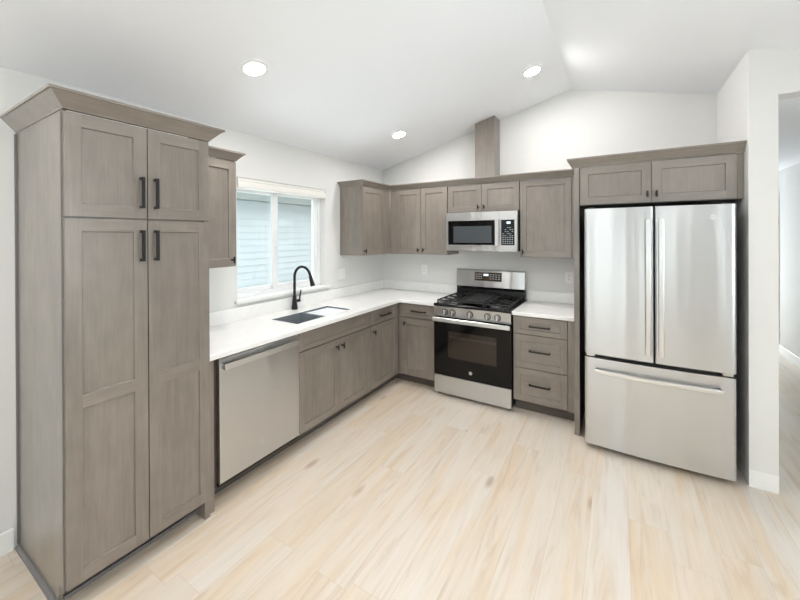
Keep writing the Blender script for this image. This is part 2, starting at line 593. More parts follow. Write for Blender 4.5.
# right wall: unseen window, placed for its light, at the living end; hall door
RW = (-4.5, -2.2, 0.8, 2.25)
struct(wall_with_hole('wall_right', lambda a, t, z: (t, a, z), YB, YH, 0, zr(XW + 0.15) + 0.036, [RW], XW + 0.15, XW))
BW1, BW2 = (0.4, 2.5, 0.06, 2.22), (3.2, 4.2, 0.7, 2.2)
mb = wall_with_hole('wall_rear', lambda a, t, z: (a, t, z), 0.0, XW, 0, zr(XW), [BW1, BW2], YB - 0.15, YB)
struct(mb)
m = MB().prism([(0, YB, zr(XW) + 0.0005), (XW, YB, zr(XW) + 0.0005), (XR, YB, ZR)], (0, -0.15, 0))
struct(m.build('wall_gable', PAINT))
HW = (3.6, 4.4, 0.1, 2.15)  # opening for the added hall window
struct(wall_with_hole('wall_hall', lambda a, t, z: (a, t, z), PX0, XW, 0, HC, [HW], YH + 0.15, YH))

def plain_window(name, fn, a0, a1, z0, z1, t, mull):
    r = bpy.data.objects.new(name, None); COL.objects.link(r); struct(r)
    r['_base'] = (0, 0, 0)
    def bx(mb, A0, A1, T0, T1, Z0, Z1):
        p, q = fn(A0, T0, Z0), fn(A1, T1, Z1)
        mb.box(min(p[0], q[0]), max(p[0], q[0]), min(p[1], q[1]), max(p[1], q[1]), Z0, Z1)
    mb = MB()
    f = 0.06
    bx(mb, a0, a1, t, t + 0.06, z0, z0 + f); bx(mb, a0, a1, t, t + 0.06, z1 - f, z1)
    bx(mb, a0, a0 + f, t, t + 0.06, z0 + f, z1 - f); bx(mb, a1 - f, a1, t, t + 0.06, z0 + f, z1 - f)
    for k in range(1, mull + 1):
        c = a0 + (a1 - a0) * k / (mull + 1)
        bx(mb, c - 0.05, c + 0.05, t, t + 0.06, z0 + f, z1 - f)
    mb.build('window_frame', VINYL, r)
    mb = MB(); bx(mb, a0 + f, a1 - f, t + 0.026, t + 0.032, z0 + f, z1 - f)
    mb.build('pane', GLASS, r)
    return r
plain_window('window_2', lambda a, t, z: (a, t, z), BW1[0], BW1[1], BW1[2], BW1[3], YB - 0.12, 1)
plain_window('window_3', lambda a, t, z: (a, t, z), BW2[0], BW2[1], BW2[2], BW2[3], YB - 0.12, 0)
plain_window('window_4', lambda a, t, z: (t, a, z), RW[0], RW[1], RW[2], RW[3], XW + 0.06, 1)
plain_window('added_hall_window', lambda a, t, z: (a, t, z), HW[0], HW[1], HW[2], HW[3], YH + 0.06, 0)  # unseen window added to let light into the hall

def board(name, path, h=0.11, t=0.012):
    mb = MB()
    sweep(path, [(0, 0.0005), (t, 0.0005), (t, h - 0.004), (t - 0.003, h), (0, h)], mb)
    return struct(mb.build(name, TRIM))
board('baseboard_left', [(0.0005, -3.398), (0.0005, YB)][::-1])
board('baseboard_partition', [(PX1 + 0.0005, YH), (PX1 + 0.0005, PY - 0.0005), (PX0 - 0.0005, PY - 0.0005), (PX0 - 0.0005, -0.005)])
board('baseboard_right', [(XW - 0.0005, -4.2), (XW - 0.0005, 2.86)][::-1])
# door with white casing on the hall's right wall
r = bpy.data.objects.new('door_1', None); COL.objects.link(r); struct(r); r['_base'] = (0, 0, 0)
m = MB()
m.box(XW - 0.009, XW - 0.001, 2.87, 2.96, 0.001, 2.13); m.box(XW - 0.009, XW - 0.001, 3.78, 3.87, 0.001, 2.13); m.box(XW - 0.009, XW - 0.001, 2.87, 3.87, 2.13, 2.17)
m.build('door_casing', TRIM, r, bevel=0.003)
m = MB().box(XW - 0.012, XW - 0.001, 2.965, 3.775, 0.008, 2.125)
for zz in ((0.2, 0.95), (1.1, 1.95)):
    for yy in ((3.08, 3.33), (3.41, 3.66)):
        m.box(XW - 0.018, XW - 0.012, yy[0], yy[1], zz[0], zz[1])
m.build('door_slab', TRIM, r)
m = MB().tube([(XW - 0.012, 3.71, 0.96), (XW - 0.05, 3.71, 0.96), (XW - 0.06, 3.71, 0.96)], [0.012, 0.012, 0.026], 14)
m.build('door_knob', BLACK, r, smooth=True)

# ---- the kitchen window
r = bpy.data.objects.new('window_1', None); COL.objects.link(r); struct(r)
r.location = (0, -1.6, WZ0); r['_base'] = (0, -1.6, WZ0)
Z0, Z1 = 1.075, WZ1 - 0.0005
Y0, Y1 = WY0 + 0.0005, WY1 - 0.0005
m = MB()                                            # outer vinyl frame
fx0, fx1, fw = -0.145, -0.075, 0.034
m.box(fx0, fx1, Y0, Y1, Z0, Z0 + fw); m.box(fx0, fx1, Y0, Y1, Z1 - fw - 0.02, Z1)
m.box(fx0, fx1, Y0, Y0 + fw, Z0 + fw, Z1 - fw - 0.02); m.box(fx0, fx1, Y1 - fw, Y1, Z0 + fw, Z1 - fw - 0.02)
m.build('window_frame', VINYL, r, bevel=0.004)
ym = -1.67
for (a, b, x0, x1, sw) in ((Y0 + fw, ym + 0.035, -0.138, -0.112, 0.042), (ym - 0.035, Y1 - fw, -0.110, -0.084, 0.064)):
    m = MB()
    zb, zt = Z0 + fw, Z1 - fw - 0.02
    m.box(x0, x1, a, b, zb, zb + 0.038); m.box(x0, x1, a, b, zt - 0.05, zt)
    m.box(x0, x1, a, a + sw, zb + 0.038, zt - 0.05); m.box(x0, x1, b - sw, b, zb + 0.038, zt - 0.05)
    s = m.build('sash', VINYL, r, bevel=0.003)
    MB().box((x0 + x1) / 2 - 0.002, (x0 + x1) / 2 + 0.002, a + sw, b - sw, zb + 0.038, zt - 0.05).build('pane', GLASS, s)
m = MB().box(-0.084, -0.074, ym - 0.02, ym + 0.005, 1.43, 1.50)
m.build('latch', VINYL, r, bevel=0.003)
m = MB()
m.slab([-0.074, 0.0006, 0.034], [-2.15, Y0, Y1, -1.045], lambda x, y: x > 0 or Y0 < y < Y1, 1.0475, 1.0745)
# keep the sill just clear of the wall
m.build('window_sill', TRIM, r, bevel=0.003)

# ---- raised blind in the head of the window
t = thing('window_blind', 'raised white window blind folded up under the head of the window opening', 'blind', (0, -1.606, 1.985))
m = MB().box(-0.052, 0.004, Y0 + 0.006, Y1 - 0.008, 2.056, Z1 - 0.004)
m.build('headrail', BLIND, t, bevel=0.003)
m = MB()
pr = [(-0.055, 2.0), (-0.03, 1.992), (-0.004, 1.993), (0.008, 2.003), (0.012, 2.022), (0.009, 2.042), (0.001, 2.0545), (-0.055, 2.0545)]
m.prism([(x, Y0 + 0.006, z) for x, z in pr], (0, Y1 - Y0 - 0.014, 0))
m.build('fabric_stack', BLIND, t, smooth=True)

# ---- neighbouring house outside the window
t = thing('neighbouring_house', 'pale lap sided wall of the house next door seen through the window', 'house', (-2.3, 0.4, -0.3))
m = MB()
zz = -0.3
k = 0
while zz < 2.02:
    m.prism([(-2.0, -5.5, zz), (-1.985, -5.5, zz), (-1.985, -5.5, zz + 0.006), (-2.0, -5.5, zz + 0.0975)], (0, 11, 0))
    zz += 0.0975
m.box(-2.15, -1.999, -5.5, 5.5, -0.3, 2.117)
m.build('siding', SIDING, t)
m = MB().box(-2.15, -1.72, -5.5, 5.5, 2.118, 2.14)
m.build('soffit', SOFFIT, t)
m = MB().box(-1.72, -1.68, -5.5, 5.5, 2.10, 2.27)
m.build('fascia', SOFFIT, t)
struct(MB().box(-2.4, -0.16, -6, 6, -0.36, -0.3).build('ground_outside', GRASS))

# ------------------------------------------------------------------ pantry
DBASE = 0.6216
t = thing('pantry_cabinet', 'tall grey brown pantry cabinet with four shaker doors at left', 'cabinet', (0.33, -3.065, 0))
PY0, PY1 = -3.378, -2.752
m = MB()
# carcass with a toe-kick notch at the front
m.prism([(0.002, PY0, 0.001), (0.553, PY0, 0.001), (0.575, PY0, 0.04), (0.575, PY0, 0.088), (0.649, PY0, 0.105), (0.649, PY0, 2.1342), (0.002, PY0, 2.1342)], (0, 0.02, 0))
m.box(0.002, 0.648, PY0 + 0.02, PY1 - 0.03, 0.105, 2.1342)
m.build('cabinet_body', [WZ], t, bevel=0.001)
MB().box(0.002, 0.66, PY1 - 0.03, PY1, 0.001, 2.1342).build('side_panel', WZ, t, bevel=0.001)
m = MB().box(0.54, 0.56, PY0 + 0.021, PY1 - 0.031, 0.001, 0.104)
m.build('toe_kick', TOE_BOARD, t)
m = MB()
sweep([(0.56, PY0 - 0.0005), (0.0125, PY0 - 0.0005)], [(0, 0.001), (-0.016, 0.001), (-0.013, 0.012), (-0.006, 0.019), (0, 0.02)], m)
m.build('shoe_molding', SHOE, t)
m = MB().box(0.002, 0.014, PY0 - 0.008, PY0 - 0.0005, 0.021, 2.126)
m.build('scribe_molding', SHOE, t)
m = MB().box(0.563, 0.571, PY0 + 0.02, PY1 - 0.031, 0.001, 0.018)
m.build('toe_molding', SHOE, t)
m = MB().box(0.6375, 0.6485, PY0 - 0.003, PY0 - 0.0002, 0.106, 2.126)
m.build('edge_strip', SHOE, t)
yc = (PY0 + PY1) / 2
for a, b, hx in ((PY0 + 0.002, yc - 0.002, 'r'), (yc + 0.002, PY1 - 0.003, 'l')):
    for z0, z1, kind in ((1.684, 2.128, 'up'), (0.106, 1.677, 'low')):
        d = door('door', FL, t, a, b, z0, z1, 0.67, mid=(0.855, 0.915) if kind == 'low' else None)
        hc = b - 0.028 if hx == 'r' else a + 0.03
        zr_ = (1.734, 1.884) if kind == 'up' else (1.478, 1.628)
        bar_pull(FL, d, hc, hc + 0.001, zr_[0], zr_[1], 0.67)
m = MB()
sweep([(0.002, PY0), (0.67, PY0), (0.67, PY1), (0.002, PY1)], crown_profile(2.132, 2.205, 0.060), m)
m.build('crown', [WY], t, bevel=0.001)
m = MB().box(0.002, 0.642, PY1 + 0.0005, PY1 + 0.036, 0.001, 0.878)
m.build('filler', WZ, t)

# ------------------------------------------------------------------ wall cabinets
UB, UT, UC, UD = 1.381, 2.132, 2.192, 0.3157
UG = 'shaker wall cabinets'
def wall_cab(label, base):
    return thing('upper_cabinet', label, 'cabinet', base, UG)

t = wall_cab('grey brown single door wall cabinet between the pantry and the window', (0.15, -2.55, UB))
MB().box(0.002, UD - 0.021, -2.75, -2.342, UB, UT + 0.0023).build('cabinet_body', WZ, t, bevel=0.001)
d = door('door', FL, t, -2.748, -2.345, UB + 0.003, UT - 0.006, UD)
knob(FL, d, -2.378, 1.43, UD)
m = MB(); sweep([(UD, -2.691), (UD, -2.342), (0.002, -2.342)], crown_profile(UT, UC, 0.046), m)
m.build('crown', WY, t, bevel=0.001)

t = wall_cab('wall cabinet on the window wall, its grey side panel facing the window', (0.15, -0.6, UB))
MB().box(0.002, UD - 0.021, -0.857, -0.335, UB, UT + 0.0023).build('cabinet_body', WZ, t, bevel=0.001)
d = door('door', FL, t, -0.855, -0.452, UB + 0.003, UT - 0.006, UD)
knob(FL, d, -0.826, 1.432, UD)
MB().box(UD - 0.0205, UD - 0.004, -0.449, -0.3155, UB, UT - 0.004).build('filler', WZ, t)

t = wall_cab('double door wall cabinet between the room corner and the microwave', (0.69, -0.15, UB))
MB().box(0.318, 1.062, -(UD - 0.021), -0.002, UB, UT + 0.0023).build('cabinet_body', WZ, t, bevel=0.001)
MB().box(0.318, 0.398, -(UD - 0.004), -(UD - 0.0205), UB, UT - 0.004).build('filler', WZ, t)
d = door('door', FB, t, 0.402, 0.7315, UB + 0.003, UT - 0.006, UD); knob(FB, d, 0.700, 1.432, UD)
d = door('door', FB, t, 0.7355, 1.058, UB + 0.003, UT - 0.006, UD); knob(FB, d, 0.768, 1.432, UD)

t = wall_cab('short double door wall cabinet directly above the microwave', (1.445, -0.15, 1.838))
MB().box(1.065, 1.8245, -(UD - 0.021), -0.002, 1.838, UT + 0.0023).build('cabinet_body', WZ, t, bevel=0.001)
d = door('door', FB, t, 1.069, 1.4425, 1.842, UT - 0.006, UD, horiz=False); knob(FB, d, 1.409, 1.889, UD)
d = door('door', FB, t, 1.4465, 1.821, 1.842, UT - 0.006, UD); knob(FB, d, 1.472, 1.889, UD)

t = wall_cab('single door wall cabinet between the microwave and the refrigerator', (2.07, -0.15, UB))
MB().box(1.8275, 2.343, -(UD - 0.021), -0.002, UB, UT + 0.0023).build('cabinet_body', WZ, t, bevel=0.001)
d = door('door', FB, t, 1.831, 2.286, UB + 0.003, UT - 0.006, UD); knob(FB, d, 1.857, 1.432, UD)
MB().box(2.29, 2.343, -(UD - 0.008), -(UD - 0.0205), UB, UT - 0.004).build('filler', WZ, t)

t = MB()
sweep([(0.002, -0.857), (UD, -0.857), (UD, -UD), (2.343, -UD)], [(-0.016, UT + 0.0025), (0.003, UT + 0.0025), (0.006, UT + 0.009), (0.038, UC - 0.012), (0.046, UC - 0.012), (0.046, UC), (0.02, UC), (-0.016, UT + 0.02)], t)
o = t.build('crown_molding', WX, None, bevel=0.001, base=(0.3, -0.3, UT))
tag(o, 'angled grey brown crown molding running along the wall cabinets round the room corner', 'molding')

# wooden chase over the microwave cabinet, up to the ceiling
t = thing('duct_cover', 'upright grey brown wooden duct cover rising from the cabinets to the ceiling', 'duct cover', (1.44, -0.09, UT + 0.003))
m = MB().prism([(1.331, -0.19, UT + 0.003), (1.547, -0.19, UT + 0.003), (1.547, -0.19, zl(1.547) - 0.002), (1.331, -0.19, zl(1.331) - 0.002)], (0, 0.188, 0))
m.build('cover_board', WZ, t, bevel=0.0015)

# ------------------------------------------------------------------ base cabinets
BG = 'shaker base cabinets'
ZT = 0.878
t = thing('base_cabinet', 'double door sink base cabinet with a plain false front, right of the dishwasher', 'cabinet', (0.3, -1.593, 0), BG)
A, B = -2.047, -1.138
D0 = DBASE - 0.021
m = MB()
m.box(0.002, D0, A, A + 0.018, 0.105, ZT); m.box(0.002, D0, B - 0.018, B, 0.105, ZT)
m.box(0.002, 0.014, A + 0.018, B - 0.018, 0.105, ZT); m.box(0.014, D0, A + 0.018, B - 0.018, 0.105, 0.123)
m.box(D0 - 0.018, D0, A + 0.018, B - 0.018, 0.66, ZT)
m.build('cabinet_body', WZ, t)
MB().box(0.50, 0.52, A, B, 0.001, 0.104).build('toe_kick', TOE_BOARD, t)
door('false_front', FL, t, A + 0.003, B - 0.003, 0.729, 0.870, DBASE, st=0.055, rails=0.036, horiz=True, rec=0.008)
d = door('door', FL, t, A + 0.003, (A + B) / 2 - 0.002, 0.11, 0.722, DBASE); knob(FL, d, -1.629, 0.66, DBASE)
d = door('door', FL, t, (A + B) / 2 + 0.002, B - 0.003, 0.11, 0.722, DBASE); knob(FL, d, -1.560, 0.66, DBASE)

t = thing('base_cabinet', 'narrow base cabinet with one drawer over one door on the window wall', 'cabinet', (0.3, -0.9, 0), BG)
A, B = -1.135, -0.660
MB().box(0.002, D0, A, -0.002, 0.105, ZT).build('cabinet_body', WZ, t)
MB().box(0.50, 0.52, A, -0.52, 0.001, 0.104).build('toe_kick', TOE_BOARD, t)
d = door('drawer_front', FL, t, A + 0.003, B, 0.729, 0.870, DBASE, rails=0.036, horiz=True, rec=0.008)
bar_pull(FL, d, -0.985, -0.815, 0.800, 0.801, DBASE)
d = door('door', FL, t, A + 0.003, B, 0.11, 0.722, DBASE); knob(FL, d, -1.092, 0.66, DBASE)
MB().box(D0 + 0.0005, DBASE - 0.006, B + 0.003, -0.6225, 0.105, 0.872).build('filler', WZ, t)

t = thing('base_cabinet', 'base cabinet with one drawer over one door in the corner beside the range', 'cabinet', (0.85, -0.3, 0), BG)
MB().box(D0 + 0.002, 1.058, -D0, -0.002, 0.105, ZT).build('cabinet_body', WZ, t)
MB().box(0.522, 1.058, -0.52, -0.50, 0.001, 0.104).build('toe_kick', TOE_BOARD, t)
MB().box(DBASE - 0.005, 0.648, -DBASE + 0.006, -D0 - 0.0005, 0.105, 0.872).build('filler', WZ, t)
d = door('drawer_front', FB, t, 0.652, 1.055, 0.729, 0.870, DBASE, rails=0.036, horiz=True, rec=0.008)
bar_pull(FB, d, 0.785, 0.955, 0.800, 0.801, DBASE)
d = door('door', FB, t, 0.652, 1.055, 0.11, 0.722, DBASE, st=0.075); knob(FB, d, 0.700, 0.66, DBASE)

t = thing('base_cabinet', 'three drawer base cabinet between the range and the refrigerator', 'cabinet', (2.08, -0.3, 0), BG)
MB().box(1.832, 2.343, -D0, -0.002, 0.105, ZT).build('cabinet_body', WZ, t)
MB().box(1.832, 2.343, -0.53, -0.51, 0.001, 0.104).build('toe_kick', TOE_BOARD, t)
for z0, z1, p in ((0.714, 0.868, 0.790), (0.413, 0.709, 0.572), (0.117, 0.408, 0.275)):
    d = door('drawer_front', FB, t, 1.836, 2.282, z0, z1, DBASE, rails=0.04 if z0 > 0.7 else 0.055, horiz=True, rec=0.008)
    bar_pull(FB, d, 1.974, 2.148, p, p + 0.001, DBASE)
MB().box(2.286, 2.343, -DBASE + 0.008, -D0 - 0.0005, 0.105, 0.872).build('filler', WZ, t)

# ------------------------------------------------------------------ countertops
CT, CBm = 0.912, 0.880
SX0, SX1, SY0, SY1 = 0.205, 0.515, -1.962, -1.295
t = thing('countertop', 'L shaped white countertop under the window with the sink cut in', 'countertop', (0.3, -1.2, CBm), 'white countertops')
m = MB()
xs = [0.002, SX0, SX1, 0.6517, 1.0605]
ys = [PY1 + 0.0005, SY0, SY1, -0.6517, -0.002]
m.slab(xs, ys, lambda x, y: (x < 0.6517 or y > -0.6517) and not (SX0 < x < SX1 and SY0 < y < SY1), CBm, CT)
m.build('slab', QUARTZ, t, bevel=0.003)
m = MB()
m.slab([0.002, 0.021, 1.0605], [PY1 + 0.0005, -0.021, -0.002], lambda x, y: x < 0.021 or y > -0.021, CT + 0.0002, 1.02)
m.build('backsplash', QUARTZ, t, bevel=0.002)
t = thing('countertop', 'short white countertop between the range and the refrigerator', 'countertop', (2.09, -0.3, CBm), 'white countertops')
MB().box(1.831, 2.343, -0.6517, -0.002, CBm, CT).build('slab', QUARTZ, t, bevel=0.003)
MB().box(1.831, 2.343, -0.021, -0.002, CT + 0.0002, 1.02).build('backsplash', QUARTZ, t, bevel=0.002)

# ------------------------------------------------------------------ sink, board, faucet
t = thing('sink', 'grey stainless undermount sink in the white countertop below the window', 'sink', (0.36, -1.63, 0.70))
m = MB()
def basin(mb, x0, x1, y0, y1, zb, zt, th=0.004, c=0.02):
    mb.box(x0 - th, x1 + th, y0 - th, y0, zb, zt); mb.box(x0 - th, x1 + th, y1, y1 + th, zb, zt)
    mb.box(x0 - th, x0, y0, y1, zb, zt); mb.box(x1, x1 + th, y0, y1, zb, zt)
    mb.box(x0 - th, x1 + th, y0 - th, y1 + th, zb - th, zb)
basin(m, SX0 + 0.005, SX1 - 0.005, SY0 + 0.005, -1.652, 0.745, 0.909)
basin(m, SX0 + 0.005, SX1 - 0.005, -1.634, SY1 - 0.005, 0.745, 0.909)
m.box(SX0 + 0.001, SX1 - 0.001, -1.6478, -1.6382, 0.86, 0.876)
m.build('basin', SINKST, t)
m = MB().tube([(0.36, -1.80, 0.7455), (0.36, -1.80, 0.748)], 0.045, 20)
m.build('drain', ALU, t, smooth=True)
t = thing('drain_board', 'white ribbed drain board lying over the far half of the sink', 'drain board', (0.37, -1.47, 0.88))
m = MB().box(0.232, 0.508, -1.632, -1.312, 0.886, 0.899)
for k in range(6):
    y = -1.60 + k * 0.05
    m.box(0.255, 0.495, y, y + 0.012, 0.899, 0.9015)
m.build('board', TRAY, t, bevel=0.002)

t = thing('faucet', 'matte black gooseneck kitchen faucet standing behind the sink', 'faucet', (0.065, -1.578, CT))
fx, fy = 0.065, -1.578
m = MB().tube([(fx, fy, CT + 0.0005), (fx, fy, CT + 0.006), (fx, fy, CT + 0.03), (fx, fy, 1.03), (fx, fy, 1.04)], [0.029, 0.029, 0.026, 0.0165, 0.0135], 20)
m.build('faucet_body', BLACK, t, smooth=True)
pts = [(fx, fy, 1.035), (fx, fy, 1.12), (fx, fy, 1.215)]
R = 0.098
for k in range(1, 15):
    a = math.pi - k * (math.pi * 0.93) / 14
    pts.append((fx + R + R * math.cos(a), fy + 0.002 * k * 0.3, 1.215 + R * math.sin(a)))
m = MB().tube(pts, 0.0125, 14)
m.build('neck', BLACK, t, smooth=True)
e = Vector(pts[-1]); dv = (e - Vector(pts[-2])).normalized()
m = MB().tube([e + dv * 0.001, e + dv * 0.012, e + dv * 0.06, e + dv * 0.095, e + dv * 0.098], [0.0135, 0.0145, 0.018, 0.0215, 0.019], 16)
m.build('spray_head', BLACK, t, smooth=True)
m = MB()
m.tube([(fx, fy + 0.012, 0.985), (fx, fy + 0.062, 0.985)], 0.0135, 14)
m.tube([(fx, fy + 0.056, 0.985), (fx, fy + 0.066, 1.03), (fx + 0.004, fy + 0.076, 1.085)], [0.0085, 0.0075, 0.006], 10)
m.build('lever', BLACK, t, smooth=True)

# ------------------------------------------------------------------ dishwasher
t = thing('dishwasher', 'stainless steel dishwasher between the pantry and the sink cabinet', 'dishwasher', (0.3, -2.36, 0))
A, B = -2.672, -2.052
MB().box(0.02, 0.598, A - 0.024, B, 0.10, 0.872).build('tub', DW_SIDE, t)
m = MB()
pf = [(0.600, 0.118), (0.622, 0.118), (0.628, 0.124), (0.628, 0.86), (0.622, 0.867), (0.600, 0.867)]
m.prism([(x, A, z) for x, z in pf], (0, B - A, 0))
d = m.build('door', STEEL, t, bevel=0.002)
MB().box(0.50, 0.52, A, B, 0.004, 0.096).build('toe_panel', TOE_BOARD, t)
MB().box(0.5985, 0.612, A, B, 0.098, 0.1165).build('bottom_trim', BLACKP, t)
m = MB()
m.box(0.652, 0.668, A + 0.012, B - 0.03, 0.803, 0.840)
for y in (A + 0.012, B - 0.055):
    m.box(0.6285, 0.652, y, y + 0.025, 0.806, 0.837)
m.build('handle', STEEL2, d, bevel=0.003)
badge(d, (-2.379, 0.628, 0.232), FL, 0.016, ring=STEEL2, face=STEEL)

# ------------------------------------------------------------------ range
t = thing('range', 'stainless steel and black gas range below the microwave', 'stove', (1.446, -0.34, 0))
A, B = 1.066, 1.826
YF = -0.668
MB().box(A + 0.002, B - 0.002, -0.632, -0.03, 0.03, 0.893).build('oven_body', BLACKP, t)
# cooktop pan with its black front lip
m = MB()
m.prism([(A, -0.03, 0.894), (A, -0.672, 0.894), (A, -0.678, 0.898), (A, -0.678, 0.916), (A, -0.668, 0.921), (A, -0.64, 0.915), (A, -0.03, 0.915)], (B - A, 0, 0))
m.build('cooktop', ENAMEL, t, bevel=0.001)
m = MB()
m.prism([(A, -0.632, 0.792), (A, -0.664, 0.792), (A, -0.676, 0.893), (A, -0.632, 0.893)], (B - A, 0, 0))
cp = m.build('control_panel', STEEL, t, bevel=0.002)
for kx in (1.187, 1.27, 1.445, 1.614, 1.707):
    m = MB()
    m.tube([(kx, -0.670, 0.842), (kx, -0.677, 0.8415)], 0.0275, 22)
    m.tube([(kx, -0.677, 0.8415), (kx, -0.694, 0.840), (kx, -0.697, 0.840)], [0.0235, 0.0215, 0.019], 22)
    k = m.build('knob', KNOBST, t, smooth=True)
    m = MB().box(kx - 0.006, kx + 0.006, -0.706, -0.696, 0.818, 0.862)
    m.build('knob_grip', STEEL2, k, bevel=0.002)
    m = MB().tube([(kx, -0.669, 0.842), (kx, -0.6755, 0.842)], 0.0315, 22)
    m.build('knob_collar', BLACKP, k, smooth=True)
# door: a black glass frame round a smoked window, a rack and liner behind it
Dz0, Dz1, Wx0, Wx1, Wz0, Wz1 = 0.212, 0.784, 1.207, 1.696, 0.386, 0.655
m = MB()
m.box(A, Wx0, YF, -0.636, Dz0, Dz1); m.box(Wx1, B, YF, -0.636, Dz0, Dz1)
m.box(Wx0, Wx1, YF, -0.636, Dz0, Wz0); m.box(Wx0, Wx1, YF, -0.636, Wz1, Dz1)
d = m.build('oven_door', BGLASS, t)
MB().box(Wx0, Wx1, YF + 0.0005, YF + 0.004, Wz0, Wz1).build('oven_window', SMOKED, d)
MB().box(Wx0, Wx1, -0.640, -0.637, Wz0, Wz1).build('oven_liner', OVEN_IN, d)
m = MB()
for z in (0.598, 0.585):
    m.tube([(Wx0 + 0.02, -0.647, z), (Wx1 - 0.003, -0.647, z)], 0.0022, 6)
m.build('oven_rack', ALU, d)
# wide flat door handle
m = MB()
m.prism([(A + 0.012, -0.700, 0.752), (A + 0.012, -0.728, 0.752), (A + 0.012, -0.732, 0.757), (A + 0.012, -0.730, 0.786), (A + 0.012, -0.722, 0.792), (A + 0.012, -0.712, 0.790), (A + 0.012, -0.700, 0.768)], (B - A - 0.01, 0, 0))
for x in (A + 0.03, B - 0.05):
    m.box(x, x + 0.03, -0.701, YF - 0.0005, 0.754, 0.782)
m.build('door_handle', STEEL2, d, bevel=0.0015)
badge(d, (1.447, -YF, 0.281), FB, 0.017)
m = MB().box(A, B, -0.666, -0.634, 0.032, 0.207)
m.build('storage_drawer', STEEL, t, bevel=0.003)
for x in (A + 0.03, B - 0.03):
    for y in (-0.60, -0.08):
        MB().tube([(x, y, 0.001), (x, y, 0.031)], 0.016, 12).build('foot', BLACKP, t, smooth=True)
# back guard
m = MB()
m.prism([(A + 0.002, -0.03, 1.028), (A + 0.002, -0.093, 1.028), (A + 0.002, -0.072, 1.205), (A + 0.002, -0.064, 1.212), (A + 0.002, -0.03, 1.212)], (B - A - 0.004, 0, 0))
bg = m.build('backguard', STEEL, t, bevel=0.003)
m = MB()
m.prism([(A + 0.006, -0.03, 0.916), (A + 0.006, -0.085, 0.916), (A + 0.006, -0.078, 1.0), (A + 0.006, -0.088, 1.027), (A + 0.006, -0.03, 1.027)], (B - A - 0.012, 0, 0))
m.build('vent_panel', ENAMEL, t, bevel=0.002)
def by(z): return -0.093 + (z - 1.028) * 0.1186
m = MB()
z0, z1 = 1.095, 1.19
m.prism([(1.284, by(z0) + 0.001, z0), (1.284, by(z0) - 0.003, z0), (1.284, by(z1) - 0.003, z1), (1.284, by(z1) + 0.001, z1)], (0.30, 0, 0))
dp = m.build('display_panel', BRONZE, bg, bevel=0.001)
# the keys round the clock, too small to read
m = MB()
for i, (x0, x1) in enumerate(((1.295, 1.318), (1.325, 1.345), (1.352, 1.37), (1.455, 1.475), (1.485, 1.505), (1.515, 1.535), (1.545, 1.568))):
    for zk in (1.118, 1.14, 1.162):
        m.prism([(x0, by(zk) - 0.003, zk), (x0, by(zk) - 0.0036, zk), (x0, by(zk + 0.007) - 0.0036, zk + 0.007), (x0, by(zk + 0.007) - 0.003, zk + 0.007)], (x1 - x0, 0, 0))
m.build('key', PALE, dp)['kind'] = 'stuff'
m = MB().prism([(1.385, by(1.15) - 0.003, 1.15), (1.385, by(1.15) - 0.0037, 1.15), (1.385, by(1.172) - 0.0037, 1.172), (1.385, by(1.172) - 0.003, 1.172)], (0.055, 0, 0))
m.build('clock', LED, dp)
# burners
for bx_, by_, br in ((1.245, -0.52, 0.052), (1.247, -0.20, 0.042), (1.648, -0.52, 0.056), (1.648, -0.20, 0.038), (1.446, -0.36, 0.046)):
    m = MB().tube([(bx_, by_, 0.9155), (bx_, by_, 0.923), (bx_, by_, 0.926)], [br, br, br * 0.85], 22)
    o = m.build('burner', ALU, t, smooth=True)
    m = MB().tube([(bx_, by_, 0.9262), (bx_, by_, 0.932), (bx_, by_, 0.935)], [br * 0.72, br * 0.72, br * 0.6], 20)
    m.build('burner_cap', IRON, o, smooth=True)
def grate(x0, x1, y0, y1, cs):
    m = MB()
    z0, z1, q = 0.940, 0.953, 0.012
    m.box(x0, x1, y0, y0 + q, z0, z1); m.box(x0, x1, y1 - q, y1, z0, z1)
    m.box(x0, x0 + q, y0 + q, y1 - q, z0, z1); m.box(x1 - q, x1, y0 + q, y1 - q, z0, z1)
    ymid = (y0 + y1) / 2
    m.box(x0 + q, x1 - q, ymid - q / 2, ymid + q / 2, z0, z1)
    for cx_, cy_ in cs:
        lo, hi = (y0 + q, ymid - q / 2) if cy_ < ymid else (ymid + q / 2, y1 - q)
        m.box(cx_ - q / 2, cx_ + q / 2, lo, cy_ - 0.03, z0, z1); m.box(cx_ - q / 2, cx_ + q / 2, cy_ + 0.03, hi, z0, z1)
        m.box(x0 + q, cx_ - 0.03, cy_ - q / 2, cy_ + q / 2, z0, z1); m.box(cx_ + 0.03, x1 - q, cy_ - q / 2, cy_ + q / 2, z0, z1)
    for x in (x0, x1 - q):
        for y in (y0, y1 - q):
            m.box(x, x + q, y, y + q, 0.9155, z0)
    return m.build('grate', IRON, t, bevel=0.0015)
grate(1.088, 1.318, -0.64, -0.10, ((1.245 - 0.04, -0.50), (1.245 - 0.04, -0.22)))
grate(1.575, 1.806, -0.64, -0.10, ((1.69, -0.50), (1.69, -0.22)))
m = MB()
m.box(1.326, 1.338, -0.64, -0.10, 0.940, 0.953); m.box(1.556, 1.568, -0.64, -0.10, 0.940, 0.953)
m.box(1.338, 1.556, -0.112, -0.10, 0.940, 0.953); m.box(1.338, 1.556, -0.64, -0.628, 0.940, 0.953)
for x in (1.326, 1.556):
    for y in (-0.64, -0.112):
        m.box(x, x + 0.012, y, y + 0.012, 0.9155, 0.940)
m.build('grate', IRON, t, bevel=0.0015)
m = MB()
m.box(1.340, 1.554, -0.61, -0.13, 0.9535, 0.958)
